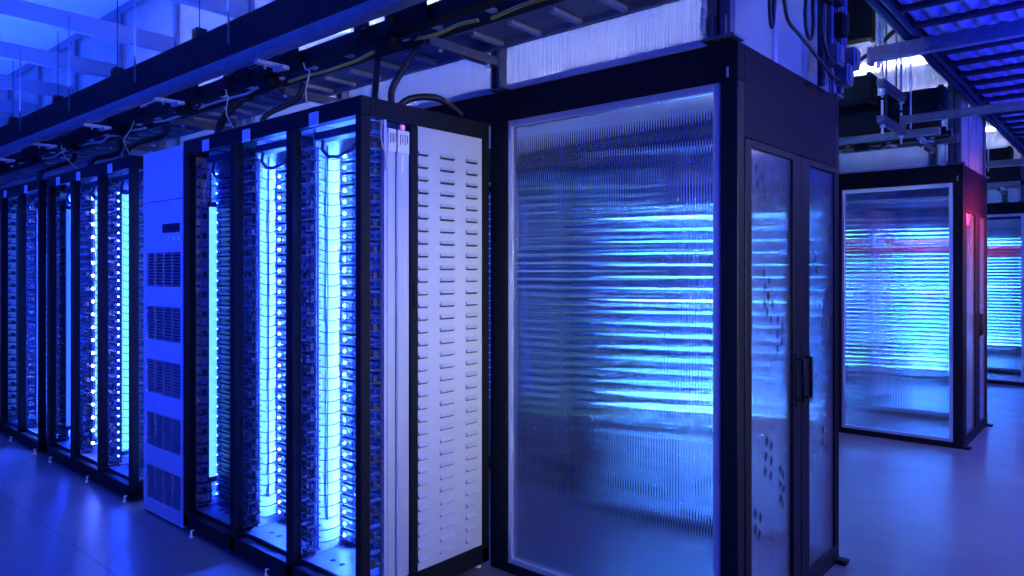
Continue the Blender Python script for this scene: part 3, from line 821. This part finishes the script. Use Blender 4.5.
duct(-5, -1.12, 6.30, 6.45, 2.72, 2.88, 'longer black duct behind the stepped one over the second row')
duct(-4, -1.15, 10.4, 10.6, 2.72, 2.95, 'black duct over the third rack row')
wire('cable', [(-2.0, 5.9, 3.02), (-1.75, 5.8, 3.0), (-1.5, 5.7, 3.06), (-1.28, 5.6, 3.18), (-1.12, 5.5, 3.2)], .016, M['cable'], 'black cable sweeping up toward the deck edge')

# ------------------------------------------------------------------ lights
def area(name, loc, rot, sx, sy, power, col, spread=180):
    l = bpy.data.lights.new(name, 'AREA'); l.shape = 'RECTANGLE'; l.size = sx; l.size_y = sy; l.energy = power; l.color = col
    l.spread = radians(spread)
    o = bpy.data.objects.new(name, l); COL.objects.link(o); o.location = loc; o.rotation_euler = [radians(a) for a in rot]
    return o
area('ceiling_blue_fill', (-7., 1.6, 2.74), (180, 0, 0), 10, .25, 400, (.018, .075, 1.))  # added blue fill aimed at the ceiling, no fitting stands there
area('facing_row_glow', (-6.6, .38, 1.55), (-90, 0, 180), 8., 1.2, 70, (.007, .028, 1.), 120)
area('corridor_blue_fill', (-.2, -2.2, 2.6), (55, 0, 10), 3., 1.2, 110, (.014, .045, 1.))  # added blue fill for the enclosure faces towards the camera
for k in (1, 2):
    area('hot_aisle_glow', (-4.6, WALLY + AISLE / 2 + PITCH * (k - 1), 1.2), (0, -90, 0), 1.9, 1.0, 18, (.02, .07, 1.))  # added blue fill behind the doors, for LED-lit rack rears
area('deck_blue_fill', (.8, 8., 2.0), (180, 0, 0), 1.5, 9., 1500, (.010, .018, 1.), 140)  # added blue fill to brighten the deck underside
area('corridor_blue_fill', (1.5, 3.1, 2.5), (0, 100, 0), .8, 1., 55, (.012, .045, 1.), 120)  # added blue fill for the end wall and doors
area('corridor_lamp', (2.4, 1.9, 1.75), (0, 84, -4), .8, .8, 8.2, (.74, .82, 1.), 38)
area('corridor_lamp', (1.6, 6.0, 2.85), (0, 0, 0), 1., 4., 115, (.70, .71, 1.))
area('corridor_pink_fill', (.9, 7.4, 1.5), (0, 88, 0), .6, 1.4, 9, (.85, .45, 1.), 60)  # added pink fill to tint the middle end doors
area('red_door_light', (-.62, 7.55, 1.95), (0, 80, 0), .1, .25, 9., (1., .03, .14), 130)  # area light added for the red on the end doors, no fixture

w = bpy.data.worlds.new('World'); S.world = w; w.use_nodes = True
bg = w.node_tree.nodes['Background']; bg.inputs['Color'].default_value = (.01, .03, .5, 1); bg.inputs['Strength'].default_value = .06

# ------------------------------------------------------------------ camera
cam = bpy.data.cameras.new('camera'); co = bpy.data.objects.new('camera', cam); COL.objects.link(co)
co.location = (0, 0, 1.47); co.rotation_euler = (pi / 2, 0, math.asin(.6578557))
cam.sensor_width = 36; cam.lens = 718 / 1024 * 36; cam.shift_y = -17.5 / 1024; cam.clip_start = .02
S.camera = co
S.view_settings.view_transform = 'Standard'; S.view_settings.look = 'None'; S.view_settings.gamma = 1
S.view_settings.use_curve_mapping = False
S.view_settings.exposure = 0
cy = S.cycles
cy.max_bounces = 16; cy.transmission_bounces = 14; cy.transparent_max_bounces = 16; cy.glossy_bounces = 5; cy.diffuse_bounces = 4
cy.sample_clamp_indirect = 60; cy.use_denoising = True
cy.caustics_refractive = True; cy.blur_glossy = 0.
